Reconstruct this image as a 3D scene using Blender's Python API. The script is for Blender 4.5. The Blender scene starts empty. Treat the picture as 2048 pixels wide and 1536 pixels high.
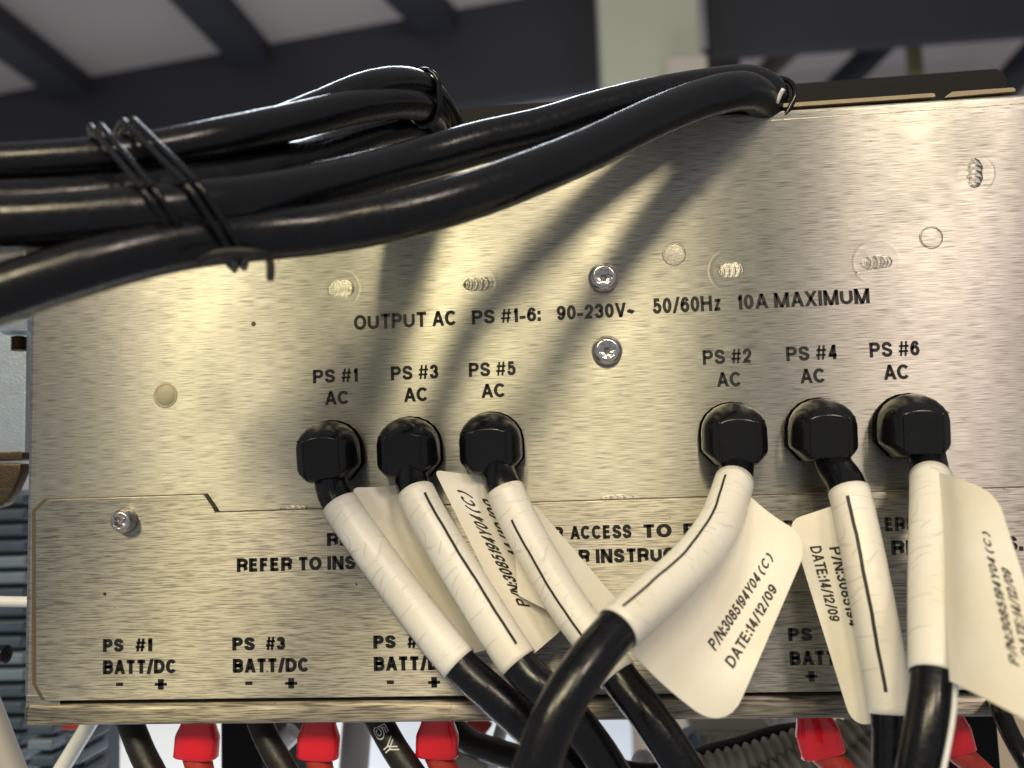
import bpy, bmesh, math, random
from mathutils import Vector, Matrix
random.seed(7)
sc = bpy.context.scene
COL = sc.collection
MM = 0.001
# ------------------------------------------------------------------ camera
F, CX, CY, D = 1750.0, 1024.0, 768.0, 240.0          # px focal length (2048 px wide picture), distance in mm
yaw, pit, rol = math.radians(5.05), math.radians(5.28), math.radians(-2.0)
FW = Vector((-math.sin(yaw)*math.cos(pit), math.cos(yaw)*math.cos(pit), math.sin(pit)))
RT = Vector((math.cos(yaw), math.sin(yaw), 0)); UP = RT.cross(FW)
R2 = RT*math.cos(rol) + UP*math.sin(rol); U2 = UP*math.cos(rol) - RT*math.sin(rol)
CAMP = Vector((0, -D, 0))*MM
cam = bpy.data.cameras.new('camera'); camo = bpy.data.objects.new('camera', cam); COL.objects.link(camo)
camo.matrix_world = Matrix(((R2.x, U2.x, -FW.x, CAMP.x), (R2.y, U2.y, -FW.y, CAMP.y), (R2.z, U2.z, -FW.z, CAMP.z), (0, 0, 0, 1)))
cam.sensor_width = 36.0; cam.lens = F/2048*36; cam.clip_start = 0.005; cam.clip_end = 60
cam.dof.use_dof = True; cam.dof.focus_distance = 0.236; cam.dof.aperture_fstop = 11.0
sc.camera = camo
# ------------------------------------------------------------------ light
w = bpy.data.worlds.new('World'); sc.world = w; w.use_nodes = True
w.node_tree.nodes['Background'].inputs[0].default_value = (0.93, 0.96, 1.0, 1)
w.node_tree.nodes['Background'].inputs[1].default_value = 0.28
def lamp(name, loc, aim, sx, sy, power, col):
    l = bpy.data.lights.new(name, 'AREA'); l.shape = 'RECTANGLE'; l.size = sx; l.size_y = sy; l.energy = power; l.color = col
    o = bpy.data.objects.new(name, l); COL.objects.link(o); o.location = loc
    o.rotation_euler = (Vector(aim)-Vector(loc)).to_track_quat('-Z', 'Y').to_euler()
WARM = (1.0, 0.86, 0.55)
lamp('ceiling_lamp_west', (-1.06, -1.75, 1.28), (0, 0, 0), 0.34, 0.4, 14.5, WARM)
lamp('ceiling_lamp_near', (-0.37, -1.75, 1.28), (0, 0, 0), 0.28, 0.4, 13.5, WARM)
lamp('ceiling_lamp_middle', (0.07, -1.75, 1.28), (0, 0, 0), 0.28, 0.4, 12, WARM)
lamp('ceiling_lamp_east', (0.90, -1.75, 1.28), (0, 0, 0), 0.40, 0.4, 14, (1.0, 0.84, 0.70))
lamp('added_ceiling_fill', (.2, 2.3, -.3), (.2, 4.6, 1.9), .8, .8, 14, (.97, .97, 1.0))  # added unseen fill that brightens the ceiling behind
lamp('added_wall_fill', (-.10, .26, -.42), (-.10, .42, -.22), .6, .15, 1.7, (.90, .95, 1.0))  # added unseen fill that brightens the wall below and behind the box
lamp('skylight_lamp', (-.35, 1.25, 1.15), (-.1, 0, .1), 0.9, 0.3, 12, (0.80, 0.90, 1.0))
sc.view_settings.view_transform = 'Standard'; sc.view_settings.look = 'None'
sc.view_settings.exposure = 0.0; sc.view_settings.gamma = 1.0
# ------------------------------------------------------------------ helpers
def at(px, py, off=0.0):
    """point (metres) seen at a picture position, off mm in front of the panel face"""
    d = R2*((px-CX)/F) - U2*((py-CY)/F) + FW
    t = (D-off)/d.y
    return (Vector((0, -D, 0)) + d*t)*MM
def onz(px, py, z):
    """point (metres) where the sight line reaches height z (metres)"""
    d = R2*((px-CX)/F) - U2*((py-CY)/F) + FW
    return CAMP + d*((z-CAMP.z)/d.z)
def XZ(px, py, off=0.0):
    p = at(px, py, off); return p.x, p.z
def tag(o, label=None, cat=None, group=None, kind=None):
    if label: o['label'] = label
    if cat: o['category'] = cat
    if group: o['group'] = group
    if kind: o['kind'] = kind
    return o
def thing(name, loc, label, cat, group=None):
    o = bpy.data.objects.new(name, None); o.empty_display_size = .005; COL.objects.link(o); o.location = loc
    return tag(o, label, cat, group)
def mesh(name, verts, faces, mat, parent=None, smooth=True, uvs=None, bevel=0, seg=2, sharp=None):
    me = bpy.data.meshes.new(name)
    me.from_pydata([tuple(v) for v in verts], [], faces); me.update()
    if uvs:
        uv = me.uv_layers.new(name='UVMap')
        for lp in me.loops: uv.data[lp.vertex_index if False else lp.index].uv = uvs[lp.vertex_index]
    bm = bmesh.new(); bm.from_mesh(me)
    bmesh.ops.recalc_face_normals(bm, faces=bm.faces)
    if bevel:
        es = [e for e in bm.edges if len(e.link_faces) == 2 and e.calc_face_angle(0) > .6]
        bmesh.ops.bevel(bm, geom=es, offset=bevel, segments=seg, profile=.5, affect='EDGES')
    bm.to_mesh(me); bm.free()
    for p in me.polygons: p.use_smooth = smooth
    if sharp: me.set_sharp_from_angle(angle=math.radians(sharp))
    me.materials.append(mat)
    o = bpy.data.objects.new(name, me); COL.objects.link(o)
    if bevel:
        wn = o.modifiers.new('normals', 'WEIGHTED_NORMAL'); wn.mode = 'FACE_AREA'; wn.weight = 100; wn.keep_sharp = True
    if parent:
        o.parent = parent
        pw = Matrix.Translation(parent.location) if parent.type == 'EMPTY' else Matrix.Identity(4)
        if parent.type == 'EMPTY': o.matrix_parent_inverse = pw.inverted()
    return o
def box(name, x0, x1, y0, y1, z0, z1, mat, parent=None, bevel=0, seg=2):
    v = [(x, y, z) for x in (x0, x1) for y in (y0, y1) for z in (z0, z1)]
    f = [(0, 1, 3, 2), (4, 6, 7, 5), (0, 4, 5, 1), (2, 3, 7, 6), (0, 2, 6, 4), (1, 5, 7, 3)]
    return mesh(name, v, f, mat, parent, bevel > 0, bevel=bevel, seg=seg, sharp=50)
def prism(name, xz, y0, y1, mat, parent=None, bevel=0, smooth=False):
    n = len(xz)
    v = [(x, y0, z) for x, z in xz] + [(x, y1, z) for x, z in xz]
    f = [tuple(range(n)), tuple(range(2*n-1, n-1, -1))] + [(i, (i+1) % n, n+(i+1) % n, n+i) for i in range(n)]
    return mesh(name, v, f, mat, parent, bevel > 0 or smooth, bevel=bevel, sharp=40)
def spline(pts, step):
    """Catmull-Rom through points of any length vectors; returns list"""
    P = [tuple(p) for p in pts]
    P = [tuple(2*a-b for a, b in zip(P[0], P[1]))] + P + [tuple(2*a-b for a, b in zip(P[-1], P[-2]))]
    out = []
    for i in range(1, len(P)-2):
        p0, p1, p2, p3 = P[i-1:i+3]
        L = math.dist(p1[:3], p2[:3]); n = max(2, int(L/step))
        for k in range(n):
            t = k/n
            out.append(tuple(.5*(2*b + (c-a)*t + (2*a-5*b+4*c-d)*t*t + (3*b-a-3*c+d)*t**3) for a, b, c, d in zip(p0, p1, p2, p3)))
    out.append(P[-2]); return out
def frames(C):
    n = len(C); out = []
    for i in range(n):
        T = (C[min(i+1, n-1)]-C[max(i-1, 0)]).normalized()
        Fv = (CAMP-C[i]); Fv = (Fv-T*Fv.dot(T)).normalized()
        out.append((T, Fv, T.cross(Fv).normalized()))
    return out
class Path:
    """px/py/off control points -> resampled 3D centre line with frames facing forward"""
    def __init__(s, ctrl, step=.0015, world=False):
        pts = [Vector(c) for c in ctrl] if world else [at(*c) for c in ctrl]
        s.C = [Vector(p) for p in spline(pts, step)]
        s.F = frames(s.C); s.L = [0]
        for a, b in zip(s.C, s.C[1:]): s.L.append(s.L[-1]+(b-a).length)
    def idx(s, px, py):
        """index of the point nearest to a picture position"""
        best = None
        for i, c in enumerate(s.C):
            d = c-CAMP; q = (CX+F*d.dot(R2)/d.dot(FW), CY-F*d.dot(U2)/d.dot(FW))
            e = math.hypot(q[0]-px, q[1]-py)
            if best is None or e < best[0]: best = (e, i)
        return best[1]
    def pos(s, l, phi, r):
        l = max(0, min(s.L[-1]-1e-9, l)); i = 0
        lo, hi = 0, len(s.L)-1
        while hi-lo > 1:
            m = (lo+hi)//2
            if s.L[m] <= l: lo = m
            else: hi = m
        t = (l-s.L[lo])/max(1e-9, s.L[hi]-s.L[lo])
        c = s.C[lo].lerp(s.C[hi], t); f = s.F[lo][1].lerp(s.F[hi][1], t).normalized(); d = s.F[lo][2].lerp(s.F[hi][2], t).normalized()
        n = f*math.cos(phi)+d*math.sin(phi)
        return c+n*r, n
def tube(name, path, r, mat, parent=None, i0=0, i1=None, seg=20, cap=True, squash=None, lump=0.0):
    C, FR, L = path.C, path.F, path.L
    i1 = len(C)-1 if i1 is None else i1
    v, f, uv = [], [], []
    ph = random.random()*9
    for i in range(i0, i1+1):
        T, a, b = FR[i]
        rr = r(L[i]) if callable(r) else r
        for k in range(seg+1):
            an = 2*math.pi*k/seg
            q = rr*(1+lump*(math.sin(L[i]*700+ph+3*math.sin(an+ph))*.6+math.sin(L[i]*1900+2*ph+an)*.4)) if lump else rr
            if squash: q *= squash(an)
            v.append(C[i]+a*(q*math.cos(an))+b*(q*math.sin(an))); uv.append((L[i], an/(2*math.pi)*.03))
    m = seg+1
    for i in range(i1-i0):
        for k in range(seg): f.append((i*m+k, i*m+k+1, (i+1)*m+k+1, (i+1)*m+k))
    if cap:
        f.append(tuple(range(seg))); e = (i1-i0)*m; f.append(tuple(e+k for k in range(seg)))
    o = mesh(name, v, f, mat, parent, True, uv, sharp=60)
    bm = bmesh.new(); bm.from_mesh(o.data); bmesh.ops.remove_doubles(bm, verts=bm.verts, dist=1e-7); bmesh.ops.recalc_face_normals(bm, faces=bm.faces); bm.to_mesh(o.data); bm.free()
    return o
def lathe(name, prof, c, ax, mat, parent=None, seg=32, sharp=35, ringfn=None):
    """profile [(radius, height)] about axis ax through c"""
    ax = Vector(ax).normalized(); u = ax.orthogonal().normalized(); q = ax.cross(u)
    v, f = [], []
    for j, (r, h) in enumerate(prof):
        for k in range(seg):
            an = 2*math.pi*k/seg; rr = r*(ringfn(j, an) if ringfn else 1)
            v.append(Vector(c)+ax*h+u*(rr*math.cos(an))+q*(rr*math.sin(an)))
    for j in range(len(prof)-1):
        for k in range(seg): f.append((j*seg+k, j*seg+(k+1) % seg, (j+1)*seg+(k+1) % seg, (j+1)*seg+k))
    f.append(tuple(range(seg))); e = (len(prof)-1)*seg; f.append(tuple(e+k for k in range(seg)))
    return mesh(name, v, f, mat, parent, True, sharp=sharp)
# ------------------------------------------------------------------ lettering
def _arc(cx, cy, rx, ry, a0, a1, n=14):
    return [(cx+rx*math.cos(math.radians(a0+(a1-a0)*k/n)), cy+ry*math.sin(math.radians(a0+(a1-a0)*k/n))) for k in range(n+1)]
_O = _arc(.5, .5, .5, .5, 0, 360, 32)
_S = [(.97, .72), (.9, .88), (.73, .98), (.5, 1), (.27, .98), (.1, .88), (.05, .74), (.12, .62), (.3, .55), (.55, .49), (.8, .42), (.95, .33), (.98, .24), (.9, .1), (.73, .02), (.5, 0), (.25, .02), (.08, .12), (.02, .29)]
_6 = [(.95, .76), (.87, .91), (.72, .99), (.55, 1), (.35, .97), (.15, .82), (.04, .6), (0, .36)]
_P = [(0, 1)]+_arc(.62, .735, .38, .265, 90, -90)+[(0, .47)]
# each glyph: width in cap heights, strokes; 'd' strokes are cut level at both ends
STROKE = {
 'A': (.80, [('d', (0, 0), (.5, 1)), ('d', (1, 0), (.5, 1)), [(.2, .27), (.8, .27)]]),
 'B': (.74, [[(0, 0), (0, 1)], [(0, 1)]+_arc(.62, .765, .33, .235, 90, -90)+[(0, .53)], [(0, .53)]+_arc(.64, .265, .36, .265, 90, -90)+[(0, 0)]]),
 'C': (.80, [_arc(.5, .5, .5, .5, 38, 322, 26)]),
 'D': (.78, [[(0, 0), (0, 1)], [(0, 1)]+_arc(.42, .5, .58, .5, 90, -90, 18)+[(0, 0)]]),
 'E': (.66, [[(0, 0), (0, 1)], [(0, 1), (1, 1)], [(0, .53), (.92, .53)], [(0, 0), (1.04, 0)]]),
 'F': (.62, [[(0, 0), (0, 1)], [(0, 1), (1.04, 1)], [(0, .5), (.9, .5)]]),
 'H': (.76, [[(0, 0), (0, 1)], [(1, 0), (1, 1)], [(0, .53), (1, .53)]]),
 'I': (.0, [[(0, 0), (0, 1)]]),
 'L': (.62, [[(0, 0), (0, 1)], [(0, 0), (1.05, 0)]]),
 'M': (.90, [[(0, 0), (0, 1)], [(1, 0), (1, 1)], ('d', (0, 1), (.5, 0)), ('d', (1, 1), (.5, 0))]),
 'N': (.76, [[(0, 0), (0, 1)], [(1, 0), (1, 1)], ('d', (0, 1), (1, 0))]),
 'O': (.84, [_O]),
 'P': (.70, [[(0, 0), (0, 1)], _P]),
 'R': (.75, [[(0, 0), (0, 1)], _P, [(.55, .47), (.76, .44), (.88, .34), (.91, .2), (.94, .06), (.98, 0)]]),
 'S': (.72, [_S]),
 'T': (.72, [[(-.12, 1), (1.12, 1)], [(.5, 0), (.5, 1)]]),
 'U': (.76, [[(0, 1)]+_arc(.5, .36, .5, .36, 180, 360)+[(1, 1)]]),
 'V': (.74, [('d', (0, 1), (.5, 0)), ('d', (1, 1), (.5, 0))]),
 'X': (.74, [('d', (0, 1), (1, 0)), ('d', (1, 1), (0, 0))]),
 'Y': (.74, [('d', (0, 1), (.5, .40)), ('d', (1, 1), (.5, .40)), [(.5, 0), (.5, .47)]]),
 'z': (.54, [[(0, .71), (1, .71)], [(-.05, 0), (1.08, 0)], ('d', (.96, .74), (.06, .0))]),
 '#': (.70, [('d', (.14, 0), (.34, 1)), ('d', (.66, 0), (.86, 1)), [(-.1, .3), (1.0, .3)], [(.0, .70), (1.1, .70)]]),
 '0': (.60, [_O]), '1': (.34, [[(1, 0), (1, 1)], [(-.12, .73), (.35, .76), (.72, .85), (.95, 1)]]),
 '2': (.60, [[(.03, .66), (.08, .84), (.25, .97), (.5, 1), (.75, .97), (.93, .85), (.97, .7), (.88, .53), (.65, .37), (.38, .22), (.15, .09), (.07, 0), (1.05, 0)]]),
 '3': (.60, [[(.04, .74), (.12, .9), (.3, .99), (.5, 1), (.75, .97), (.92, .85), (.93, .7), (.82, .57), (.6, .53), (.40, .53)], [(.6, .53), (.85, .46), (.98, .32), (.96, .17), (.8, .04), (.5, 0), (.22, .03), (.06, .14), (.01, .29)]]),
 '4': (.60, [[(.76, 0), (.76, 1)], [(-.05, .22), (1.15, .22)], ('d', (.0, .2), (.74, 1))]),
 '5': (.60, [[(.95, 1), (.2, 1), (.07, .5), (.25, .60), (.5, .64), (.75, .6), (.94, .47), (1, .32), (.93, .14), (.75, .02), (.5, 0), (.22, .03), (.06, .13), (.01, .27)]]),
 '6': (.60, [_arc(.5, .31, .5, .31, 0, 360, 26), _6]),
 '7': (.58, [[(-.08, 1), (1, 1), (.62, .55), (.42, .2), (.36, -.05)]]),
 '8': (.60, [_arc(.5, .765, .43, .235, 0, 360, 24), _arc(.5, .265, .5, .265, 0, 360, 24)]),
 '9': (.60, [[(1-x, 1-y) for x, y in _arc(.5, .31, .5, .31, 0, 360, 26)], [(1-x, 1-y) for x, y in _6]]),
 '-': (.42, [[(-.45, .28), (1.45, .28)]]), '+': (.62, [[(-.1, .34), (1.1, .34)], [(.5, -.03), (.5, .71)]]),
 ':': (.0, [[(0, .0), (0, .06)], [(0, .62), (0, .68)]]), '.': (.0, [[(0, .0), (0, .06)]]),
 '/': (.48, [('d', (-.1, -.03), (1.1, 1.03))]),
 '(': (.54, [_arc(1.6, .42, 1.6, .78, 125, 235)]), ')': (.54, [_arc(-.6, .42, 1.6, .78, 55, -55)]),
 '~': (.52, [[(-.05, .24), (.1, .36), (.28, .40), (.5, .33), (.7, .27), (.88, .31), (1.05, .44)]])}
def ribbon(pts, hw):
    n = len(pts); closed = math.dist(pts[0], pts[-1]) < 1e-6
    if closed: pts = pts[:-1]; n -= 1
    out = []
    for i in range(n):
        a = pts[i-1] if (i or closed) else None; c = pts[(i+1) % n] if (i < n-1 or closed) else None; b = pts[i]
        def nm(p, q):
            l = math.dist(p, q) or 1; return (-(q[1]-p[1])/l, (q[0]-p[0])/l)
        n1 = nm(a, b) if a else nm(b, c); n2 = nm(b, c) if c else n1
        k = max(.45, 1+n1[0]*n2[0]+n1[1]*n2[1]); m = ((n1[0]+n2[0])/k, (n1[1]+n2[1])/k)
        out.append(((b[0]+m[0]*hw, b[1]+m[1]*hw), (b[0]-m[0]*hw, b[1]-m[1]*hw)))
    if closed: out.append(out[0])
    return out
def glyph_strokes(ch, sw):
    w, st = STROKE[ch]; W_ = max(w, sw); out = []
    if ch == '#': sw *= .66
    if ch == '+': sw *= .85
    mp = lambda p: (sw/2+(W_-sw)*p[0], sw/2+(1-sw)*p[1])
    for s in st:
        if s[0] == 'd':
            (x0, y0), (x1, y1) = s[1], s[2]
            a = (sw/2+(W_-sw)*x0, y0); c = (sw/2+(W_-sw)*x1, y1); L = math.dist(a, c); hx = sw/2*L/abs(c[1]-a[1])*.94
            out.append([((a[0]-hx, a[1]), (a[0]+hx, a[1])), ((c[0]-hx, c[1]), (c[0]+hx, c[1]))])
        else:
            q = [mp(p) for p in s]
            if ch not in '~()' and len(s) == 2 or ch in '1EFTLDBPR':      # square the ends of straight strokes
                def ext(p, r):
                    l = math.dist(p, r) or 1
                    return (p[0]+(p[0]-r[0])/l*sw/2, p[1]+(p[1]-r[1])/l*sw/2)
                if len(s) == 2 and abs(s[0][0]-s[1][0]) < 1e-6: q = [ext(q[0], q[1]), ext(q[1], q[0])]
            out.append(ribbon(q, sw/2))
    return W_, out
def glyph_mesh(body, bold):
    """lettering as flat ribbons; verts (x 0..1 of width, y in cap heights), faces"""
    sw = bold; v, f, x = [], [], 0.0
    for ch in body:
        if ch == ' ': x += .30; continue
        W_, rs = glyph_strokes(ch, sw)
        for r in rs:
            b0 = len(v)
            for a, c in r: v += [(a[0]+x, a[1]), (c[0]+x, c[1])]
            f += [(b0+2*k, b0+2*k+1, b0+2*k+3, b0+2*k+2) for k in range(len(r)-1)]
        x += W_+(.075 if ch not in '/AVTLY' else .035)
    x0 = min(a for a, b in v); x1 = max(a for a, b in v)
    return [((a-x0)/(x1-x0), b) for a, b in v], f, x1-x0
def print_map(name, body, mat, parent, fn, bold=.17):
    """lettering whose vertices are carried by fn(s 0..1 across, t in cap heights) -> point"""
    v, f, asp = glyph_mesh(body, bold)
    return mesh(name, [fn(a, b) for a, b in v], f, mat, parent, False)
def panel_text(body, L, Rr, cap, parent, off=.06, bold=.21):
    ink = M['ink'] if off < 1 else M['ink_solid']
    a, b = at(L[0], L[1]), at(Rr[0], Rr[1]); z = (a.z+b.z)/2
    c = at(L[0], L[1]-cap); h = (c.z-a.z)
    return print_map('printed_text', body, ink, parent, lambda s, t: Vector((a.x+(b.x-a.x)*s, -off*MM, z+t*h)), bold)
# ------------------------------------------------------------------ materials
M = {}
def mat(name):
    m = bpy.data.materials.new(name); m.use_nodes = True; nt = m.node_tree
    return m, nt, nt.nodes['Principled BSDF']
def nd(nt, t, **k):
    n = nt.nodes.new(t)
    for a, b in k.items():
        if a.startswith('i_'): n.inputs[a[2:].replace('_', ' ')].default_value = b
        else: setattr(n, a, b)
    return n
def ramp(nt, fac, stops):
    r = nd(nt, 'ShaderNodeValToRGB'); e = r.color_ramp.elements
    while len(e) < len(stops): e.new(.5)
    for q, (p, c) in zip(e, stops): q.position = p; q.color = c if len(c) == 4 else (*c, 1)
    nt.links.new(fac, r.inputs[0]); return r.outputs[0]
def noise(nt, scale, sx=(1, 1, 1), det=2.0, rough=.5, co='Object', loc=(0, 0, 0)):
    tc = nd(nt, 'ShaderNodeTexCoord'); mp = nd(nt, 'ShaderNodeMapping')
    mp.inputs['Scale'].default_value = sx; mp.inputs['Location'].default_value = loc
    n = nd(nt, 'ShaderNodeTexNoise', i_Scale=scale, i_Detail=det, i_Roughness=rough)
    nt.links.new(tc.outputs[co], mp.inputs[0]); nt.links.new(mp.outputs[0], n.inputs['Vector']); return n.outputs[0]
def mixc(nt, fac, a, b, mode='MIX'):
    m = nd(nt, 'ShaderNodeMix', data_type='RGBA', blend_type=mode)
    for s, x in ((m.inputs[0], fac), (m.inputs[6], a), (m.inputs[7], b)):
        if hasattr(x, 'links') or hasattr(x, 'is_linked'): nt.links.new(x, s)
        else: s.default_value = x if not isinstance(x, tuple) or len(x) == 4 else (*x, 1)
    return m.outputs[2]
def bumpn(nt, b, h, strength, dist, prev=None):
    n = nd(nt, 'ShaderNodeBump', i_Strength=strength, i_Distance=dist); nt.links.new(h, n.inputs['Height'])
    if prev: nt.links.new(prev, n.inputs['Normal'])
    nt.links.new(n.outputs[0], b.inputs['Normal']); return n.outputs[0]
def simple(name, col, rough=.5, metal=0, var=0.0, scale=200, bump=0.0, bscale=800, coat=0, sub=0):
    m, nt, b = mat(name)
    b.inputs['Base Color'].default_value = (*col, 1); b.inputs['Roughness'].default_value = rough; b.inputs['Metallic'].default_value = metal
    b.inputs['Coat Weight'].default_value = coat
    if var:
        n = noise(nt, scale, det=4); c = mixc(nt, n, tuple(x*(1-var) for x in col), tuple(min(1, x*(1+var)) for x in col))
        nt.links.new(c, b.inputs['Base Color'])
    if bump: bumpn(nt, b, noise(nt, bscale, det=3), bump, .0003)
    M[name] = m; return m
def brushed(name, base, pink, rough=.34, aniso=1.0, stretch=(230, 230, 4300), contrast=.34, bump=.5):
    m, nt, b = mat(name)
    s1 = noise(nt, 1, stretch, det=2, rough=.5); s2 = noise(nt, 1, (60, 60, 5200), det=1)
    blot = noise(nt, 14, (1, 1, .55), det=2)
    c = mixc(nt, ramp(nt, blot, [(.38, (0, 0, 0)), (.68, (1, 1, 1))]), base, pink)
    k = 1-contrast
    g = ramp(nt, s1, [(.33, (k*.8,)*3), (.5, (1,)*3), (.67, (1+contrast*.7,)*3)])
    c = mixc(nt, 1.0, c, g, 'MULTIPLY')
    nt.links.new(c, b.inputs['Base Color']); b.inputs['Metallic'].default_value = 1
    r = nd(nt, 'ShaderNodeMapRange', i_From_Min=.3, i_From_Max=.7, i_To_Min=rough-.03, i_To_Max=rough+.05); nt.links.new(s2, r.inputs[0]); nt.links.new(r.outputs[0], b.inputs['Roughness'])
    b.inputs['Anisotropic'].default_value = aniso
    sm = noise(nt, 34, (1, 1, 1), det=5, rough=.6, loc=(3, 1, 2))          # handling smudges change the sheen
    ad = nd(nt, 'ShaderNodeMapRange', i_From_Min=.45, i_From_Max=.72, i_To_Min=0.0, i_To_Max=.10); nt.links.new(sm, ad.inputs[0])
    sm2 = nd(nt, 'ShaderNodeMath', operation='ADD'); nt.links.new(r.outputs[0], sm2.inputs[0]); nt.links.new(ad.outputs[0], sm2.inputs[1]); nt.links.new(sm2.outputs[0], b.inputs['Roughness'])
    dust = ramp(nt, noise(nt, 420, (1, 1, 1), det=1, loc=(9, 4, 1)), [(.17, (1, 1, 1)), (.20, (0, 0, 0))])
    nt.links.new(mixc(nt, dust, c, (.06, .05, .04)), b.inputs['Base Color'])
    tg = nd(nt, 'ShaderNodeTangent', direction_type='UV_MAP'); tg.uv_map = 'UVMap'; nt.links.new(tg.outputs[0], b.inputs['Tangent'])
    bumpn(nt, b, s1, bump, .00003)
    M[name] = m; return m
def uvb(o):
    me = o.data; uv = me.uv_layers.get('UVMap') or me.uv_layers.new(name='UVMap')
    for lp in me.loops:
        p = me.vertices[lp.vertex_index].co; uv.data[lp.index].uv = (p.z*4+p.y*1.3, p.x*4+p.y*.7)
    return o
brushed('steel', (.50, .487, .405), (.465, .435, .41), contrast=.36, stretch=(170, 170, 6200))
brushed('steel_cover', (.48, .458, .37), (.455, .42, .385), rough=.36, stretch=(210, 210, 4800), contrast=.38, bump=.7)
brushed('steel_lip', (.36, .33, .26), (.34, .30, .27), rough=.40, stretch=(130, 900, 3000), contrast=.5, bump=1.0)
brushed('steel_ring', (.50, .487, .405), (.465, .435, .41), rough=.34, aniso=1.0, contrast=.36, stretch=(170, 170, 6200))
simple('cut_edge', (.30, .25, .17), .5, .8, .35, 2500, .6, 4000)
simple('gap_shade', (.10, .075, .04), .6)  # dark brown for the painted shadow line round the cover plate
simple('cavity_shade', (.004, .004, .004), .9)  # flat black stands in for the shade inside hollows
simple('plug', (.52, .46, .32), .6, .15, .12, 900, .2, 3000)
simple('screw_steel', (.66, .63, .62), .22, 1, .2, 700, .15, 2500)
simple('screw_dark', (.25, .23, .21), .4, 1)
simple('weld', (.46, .435, .36), .30, 1, .25, 1500, .35, 3500)
simple('black_paint', (.010, .010, .011), .62, 0, .2, 300, .12, 2500)
# black print, scuffed along the brushing
m, nt, b = mat('ink'); M['ink'] = m
b.inputs['Base Color'].default_value = (.010, .008, .008, 1); b.inputs['Roughness'].default_value = .5
sc1 = noise(nt, 1, (160, 160, 4200), det=2); sc2 = noise(nt, 60, det=1)
mul = nd(nt, 'ShaderNodeMath', operation='MULTIPLY'); nt.links.new(sc1, mul.inputs[0]); nt.links.new(sc2, mul.inputs[1])
nt.links.new(ramp(nt, mul.outputs[0], [(.41, (1, 1, 1)), (.46, (.45, .45, .45))]), b.inputs['Alpha'])
M['black_paint'].node_tree.nodes['Principled BSDF'].inputs['Specular IOR Level'].default_value = .15
simple('ink_solid', (.008, .007, .007), .5)
simple('ink_label', (.012, .011, .012), .55)
# cable jacket
def jacket(name, col, rough, bump=.25, speck=.0):
    m, nt, b = mat(name); M[name] = m
    n = noise(nt, 500, det=5, rough=.65); b.inputs['Base Color'].default_value = (*col, 1)
    nt.links.new(mixc(nt, ramp(nt, noise(nt, 1400, det=2), [(.76, (0, 0, 0)), (.80, (1, 1, 1))]), col, tuple(c*3+.02+speck for c in col)), b.inputs['Base Color'])
    r = nd(nt, 'ShaderNodeMapRange', i_From_Min=.3, i_From_Max=.7, i_To_Min=rough-.08, i_To_Max=rough+.12); nt.links.new(n, r.inputs[0]); nt.links.new(r.outputs[0], b.inputs['Roughness'])
    b.inputs['Specular IOR Level'].default_value = .38
    bumpn(nt, b, noise(nt, 700, (1, 1, 1), det=3), bump, .0002)
jacket('jacket', (.004, .004, .006), .22, .16)
jacket('jacket_dusty', (.012, .011, .010), .40, .35, .02)
jacket('rubber', (.007, .007, .008), .15, .05)
nt_ = M['rubber'].node_tree; bumpn(nt_, nt_.nodes['Principled BSDF'], noise(nt_, 1, (1500, 1500, 110), det=2), .28, .00012)
# label vinyl: faint creases across the wrap
def vinyl(name, col, crease):
    m, nt, b = mat(name); M[name] = m
    b.inputs['Roughness'].default_value = .38; b.inputs['Subsurface Weight'].default_value = .12; b.inputs['Subsurface Radius'].default_value = (.0012, .0009, .0006)
    tint = mixc(nt, ramp(nt, noise(nt, 45, det=3), [(.35, (0, 0, 0)), (.7, (1, 1, 1))]), col, (col[0]*.93, col[1]*.90, col[2]*.82))
    if crease:
        def uvn(s, loc):
            tc = nd(nt, 'ShaderNodeTexCoord'); mp = nd(nt, 'ShaderNodeMapping'); mp.inputs['Scale'].default_value = s; mp.inputs['Location'].default_value = loc
            nz = nd(nt, 'ShaderNodeTexNoise', i_Scale=1.0, i_Detail=1.0); nt.links.new(tc.outputs['UV'], mp.inputs[0]); nt.links.new(mp.outputs[0], nz.inputs['Vector']); return tc, nz.outputs[0]
        def mth(op, a_, b_=None):
            n_ = nd(nt, 'ShaderNodeMath', operation=op)
            for s_, x_ in zip(n_.inputs, (a_, b_)):
                if x_ is None: continue
                if isinstance(x_, (int, float)): s_.default_value = x_
                else: nt.links.new(x_, s_)
            return n_.outputs[0]
        def rings(freq, amp, loc):
            """irregular hairline creases running round the sleeve, broken up by patches"""
            tc, n1 = uvn((70, 55, 1), loc); _, n2 = uvn((150, 90, 1), (loc[0]+7, loc[1]+3, 0))
            sp = nd(nt, 'ShaderNodeSeparateXYZ'); nt.links.new(tc.outputs['UV'], sp.inputs[0])
            ph = mth('ADD', mth('MULTIPLY', sp.outputs[0], freq), mth('MULTIPLY', n1, amp))
            d_ = mth('ABSOLUTE', mth('SUBTRACT', mth('FRACT', ph), .5))
            ln = ramp(nt, d_, [(.0, (1, 1, 1)), (.022, (.8,)*3), (.05, (0, 0, 0))])
            return mixc(nt, 1.0, ln, ramp(nt, n2, [(.44, (0, 0, 0)), (.56, (1, 1, 1))]), 'MULTIPLY')
        f = mixc(nt, 1.0, rings(170, 3.2, (0, 0, 0)), rings(95, 5.0, (11, 5, 0)), 'ADD')
        tint = mixc(nt, f, tint, mixc(nt, .27, tint, (.25, .20, .15)))
        bumpn(nt, b, f, .3, .0001)
    else:
        bumpn(nt, b, noise(nt, 90, det=4), .4, .0012)
    nt.links.new(tint, b.inputs['Base Color'])
vinyl('vinyl', (.83, .81, .77), True)
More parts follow.
